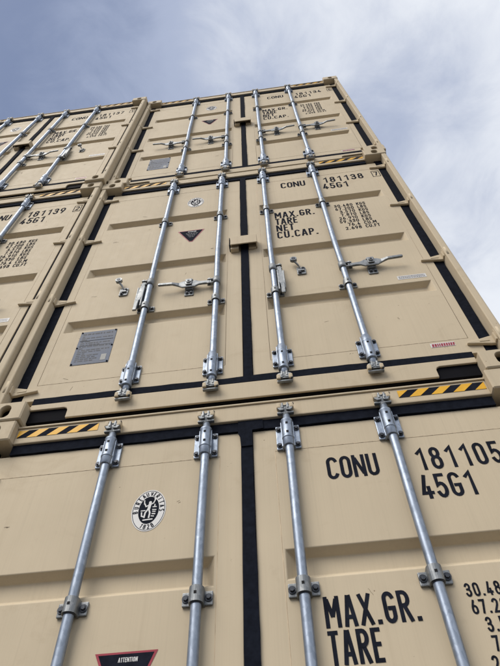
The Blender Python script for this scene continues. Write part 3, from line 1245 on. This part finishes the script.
def b_scuffs(seed, sx):
    """short scrapes and knocks through the paint, flat on the door face"""
    def f(mb):
        rnd = random.Random(100 + seed * 7 + sx)
        flats = [(2.20, 2.58), (1.50, 2.03), (.90, 1.32), (.32, .70), (.20, .28)]
        for i in range(11):
            z0, z1 = flats[min(4, int(rnd.random() ** .8 * 5))]
            x, z = rnd.uniform(.14, 1.02), rnd.uniform(z0, z1)
            a = rnd.uniform(-.5, .5) + (math.pi / 2 if rnd.random() < .25 else 0)
            n = rnd.randint(1, 3)
            L = rnd.uniform(.006, .035)
            for k in range(n):
                ox, oz = rnd.uniform(-.012, .012), rnd.uniform(-.006, .006)
                pts = []
                m = 6
                for q in range(m + 1):
                    t = q / m - .5
                    pts.append((sx * (x + ox + math.cos(a) * L * t + rnd.uniform(-.0006, .0006)), z + oz + math.sin(a) * L * t + rnd.uniform(-.0006, .0006)))
                w = rnd.uniform(.0008, .0026)
                mb.stroke(pts, w, YD - .0004 - .0001 * k, 1)
    return f


# ------------------------------------------------------------------ container


def container(loc, label, num=None, check='', handles='CCCC', tape=False, seed=0):
    root = bpy.data.objects.new('shipping_container', None)
    COL.objects.link(root)
    root.empty_display_size = .4
    root.location = loc
    root['label'] = label
    root['category'] = 'shipping container'
    root['group'] = 'stacked beige shipping containers'
    # frame
    for sx in (-1, 1):
        part('corner_post', ('post', sx), b_post(sx), ['beige_worn'], root)
        for top in (0, 1):
            part('corner_casting', ('cast', sx), b_casting(sx, 1, 0), ['beige_worn', 'dark_hole'], root,
                 (sx * W2, 0, (H - .118) * top))
            o = part('corner_casting', ('cast', -sx), b_casting(-sx, 1, 0), ['beige_worn', 'dark_hole'], root,
                     (sx * W2, LEN, (H - .118) * top))
            o.rotation_euler = (0, 0, math.pi)
        part('side_wall', ('side', sx), b_side(sx), ['beige'], root)
        part('bottom_rail', ('brail', sx), b_rail(sx, False), ['beige_worn'], root)
        part('top_rail', ('trail', sx), b_rail(sx, True), ['beige_worn'], root)
    part('roof', 'roof', b_roof, ['beige'], root)
    part('end_wall', 'endwall', b_front_wall, ['beige'], root)
    part('end_frame', 'endframe', b_back_frame, ['beige_worn'], root)
    part('underframe', 'under', b_under, ['undercoat'], root)
    header = part('door_header', 'header', b_header, ['beige_worn'], root)
    sill = part('door_sill', 'sill', b_sill, ['beige_worn'], root)
    for sx in (-1, 1):
        part('hazard_stripe', ('haz', sx), b_hazard(sx), ['black', 'yellow'], header)
    for sx in (-1, 1):
        for r in RODS:
            part('cam_keeper', 'keeper_up', b_keeper(True), ['beige_worn', 'zinc_cast'], header, (sx * r, 0, 2.808))
            part('cam_keeper', 'keeper_dn', b_keeper(False), ['beige_worn', 'zinc_cast'], sill, (sx * r, 0, .112))
    # gaskets
    part('door_gasket', ('gtop', seed), lambda mb: wavy_strip(mb, (-1.041, 2.7555), (1.041, 2.7555), .052, .052, 10 + seed), ['rubber'], root)
    part('door_gasket', ('gbot', seed), lambda mb: wavy_strip(mb, (-1.041, .1535), (1.041, .1535), .043, .0475, 20 + seed), ['rubber'], root)
    part('door_gasket', ('gmid', seed), lambda mb: wavy_strip(mb, (0, .1775), (0, 2.728), .046, .0525, 30 + seed), ['rubber'], root)
    for sx in (-1, 1):
        part('door_gasket', ('gside', sx, seed), lambda mb: wavy_strip(mb, (sx * 1.1435, .1325), (sx * 1.1435, 2.778), .0565, .066, 40 + seed + sx), ['rubber'], root)
    if tape:
        part('sealing_tape', 'tape', b_patch, ['rubber'], root)
    # doors
    doors = {}
    for sx in (-1, 1):
        d = part('door', ('door', sx, seed), b_door(sx, seed), ['beige', 'grime'], root, bevel=.003)
        doors[sx] = d
        part('weld_seam', ('seam', sx), b_seam(sx), ['seam'], d)
        for z in (2.612, 1.866, 1.052, .243):
            part('door_hinge', ('hinge', sx), b_hinge(sx), ['beige_worn'], d, (0, 0, z))
        for r in RODS:
            x = sx * r
            part('locking_rod', 'rod', b_rod, ['zinc'], d, (x, 0, 0))
            part('rod_bracket', 'br_up', b_end_bracket(True), ['zinc', 'bolt', 'dark_hole'], d, (x, 0, 2.668))
            part('rod_bracket', 'br_dn', b_end_bracket(False), ['zinc', 'bolt', 'dark_hole'], d, (x, 0, .285))
            for z in (2.014, .868):
                part('rod_bracket', 'br_mid', b_mid_bracket, ['zinc_cast', 'bolt', 'dark_hole'], d, (x, 0, z))
            part('locking_cam', 'cam_up', b_cam(True), ['zinc_cast', 'bolt'], d, (x, 0, 2.803))
            part('locking_cam', 'cam_dn', b_cam(False), ['zinc_cast', 'bolt'], d, (x, 0, .112))
    # handles: left outer, left inner, right inner, right outer; C = closed across, H = hanging down
    for (sx, r), st in zip(((-1, RODS[1]), (-1, RODS[0]), (1, RODS[0]), (1, RODS[1])), handles):
        d = doors[sx]
        z = 1.062
        if st == 'C':
            part('door_handle', ('hc', sx), b_handle_closed(sx), ['zinc_cast', 'bolt'], d, (sx * r, 0, z))
            part('handle_catch', 'cc', b_catch_closed, ['zinc_cast', 'bolt'], d, (sx * (r + .168), 0, z))
        else:
            part('door_handle', ('hh', sx), b_handle_hanging(sx), ['zinc_cast', 'bolt'], d, (sx * r, 0, z + .07), label='galvanised handle hanging down beside its rod')
            part('handle_catch', 'co', b_catch_open, ['zinc_cast', 'bolt'], d, (sx * (r + .170), 0, z + .085), label='open galvanised catch with no handle in it')
    part('customs_cover', 'lug', b_lug, ['beige_worn'], doors[1])
    part('cover_tab', 'lugtab', b_lug_tab, ['beige_worn', 'rubber'], doors[-1])
    part('inspection_sticker', 'bv', b_roundel, ['white', 'black'], doors[-1])
    part('warning_sticker', 'tri', b_triangle, ['black', 'white', 'red', 'grey_ink'], doors[-1])
    part('data_plate', 'plate', b_plate, ['plate', 'plate_ink', 'pale_tag', 'black'], doors[-1])
    part('notice_sticker', 'wlab', b_white_label, ['white', 'grey_ink'], doors[1])
    part('maker_sticker', 'rlab', b_red_label, ['white', 'red'], doors[1])
    if num:
        for nm, key, fn in letter_blocks(num, check):
            part(nm, ('txt', key), fn, ['black'], doors[1])
    return root


container((-.013, .007, 0), 'beige container marked CONU 181105 at the foot of the right stack',
          '181105', '2', 'CCCC', tape=True, seed=0)
container((0, 0, H), 'beige container marked CONU 181138, middle of the right stack, two door handles hanging down',
          '181138', '7', 'HCHC', seed=1)
container((.024, .011, 2 * H), 'beige container marked CONU 181134 on top of the right stack, all handles closed',
          '181134', '5', 'CCCC', seed=2)
container((-2.4405, -.010, 0), 'unnumbered beige container at the foot of the left stack, beneath another', None, '', 'CCCC', seed=3)
container((-2.4405, -.031, H), 'beige container marked CONU 181139 in the left stack, below its topmost container',
          '181139', '2', 'CCCC', seed=4)
container((-2.4185, -.056, 2 * H), 'beige container marked CONU 181137 on top of the left stack, outer handle hanging down',
          '181137', '1', 'CCCH', seed=5)

# ------------------------------------------------------------------ yard
mb = MB()
mb.quad([(-400, -400, 0), (400, -400, 0), (400, 400, 0), (-400, 400, 0)])
me = mb.mesh('ground')
me.materials.append(M['asphalt'])
g = bpy.data.objects.new('ground', me)
COL.objects.link(g)
g['kind'] = 'structure'
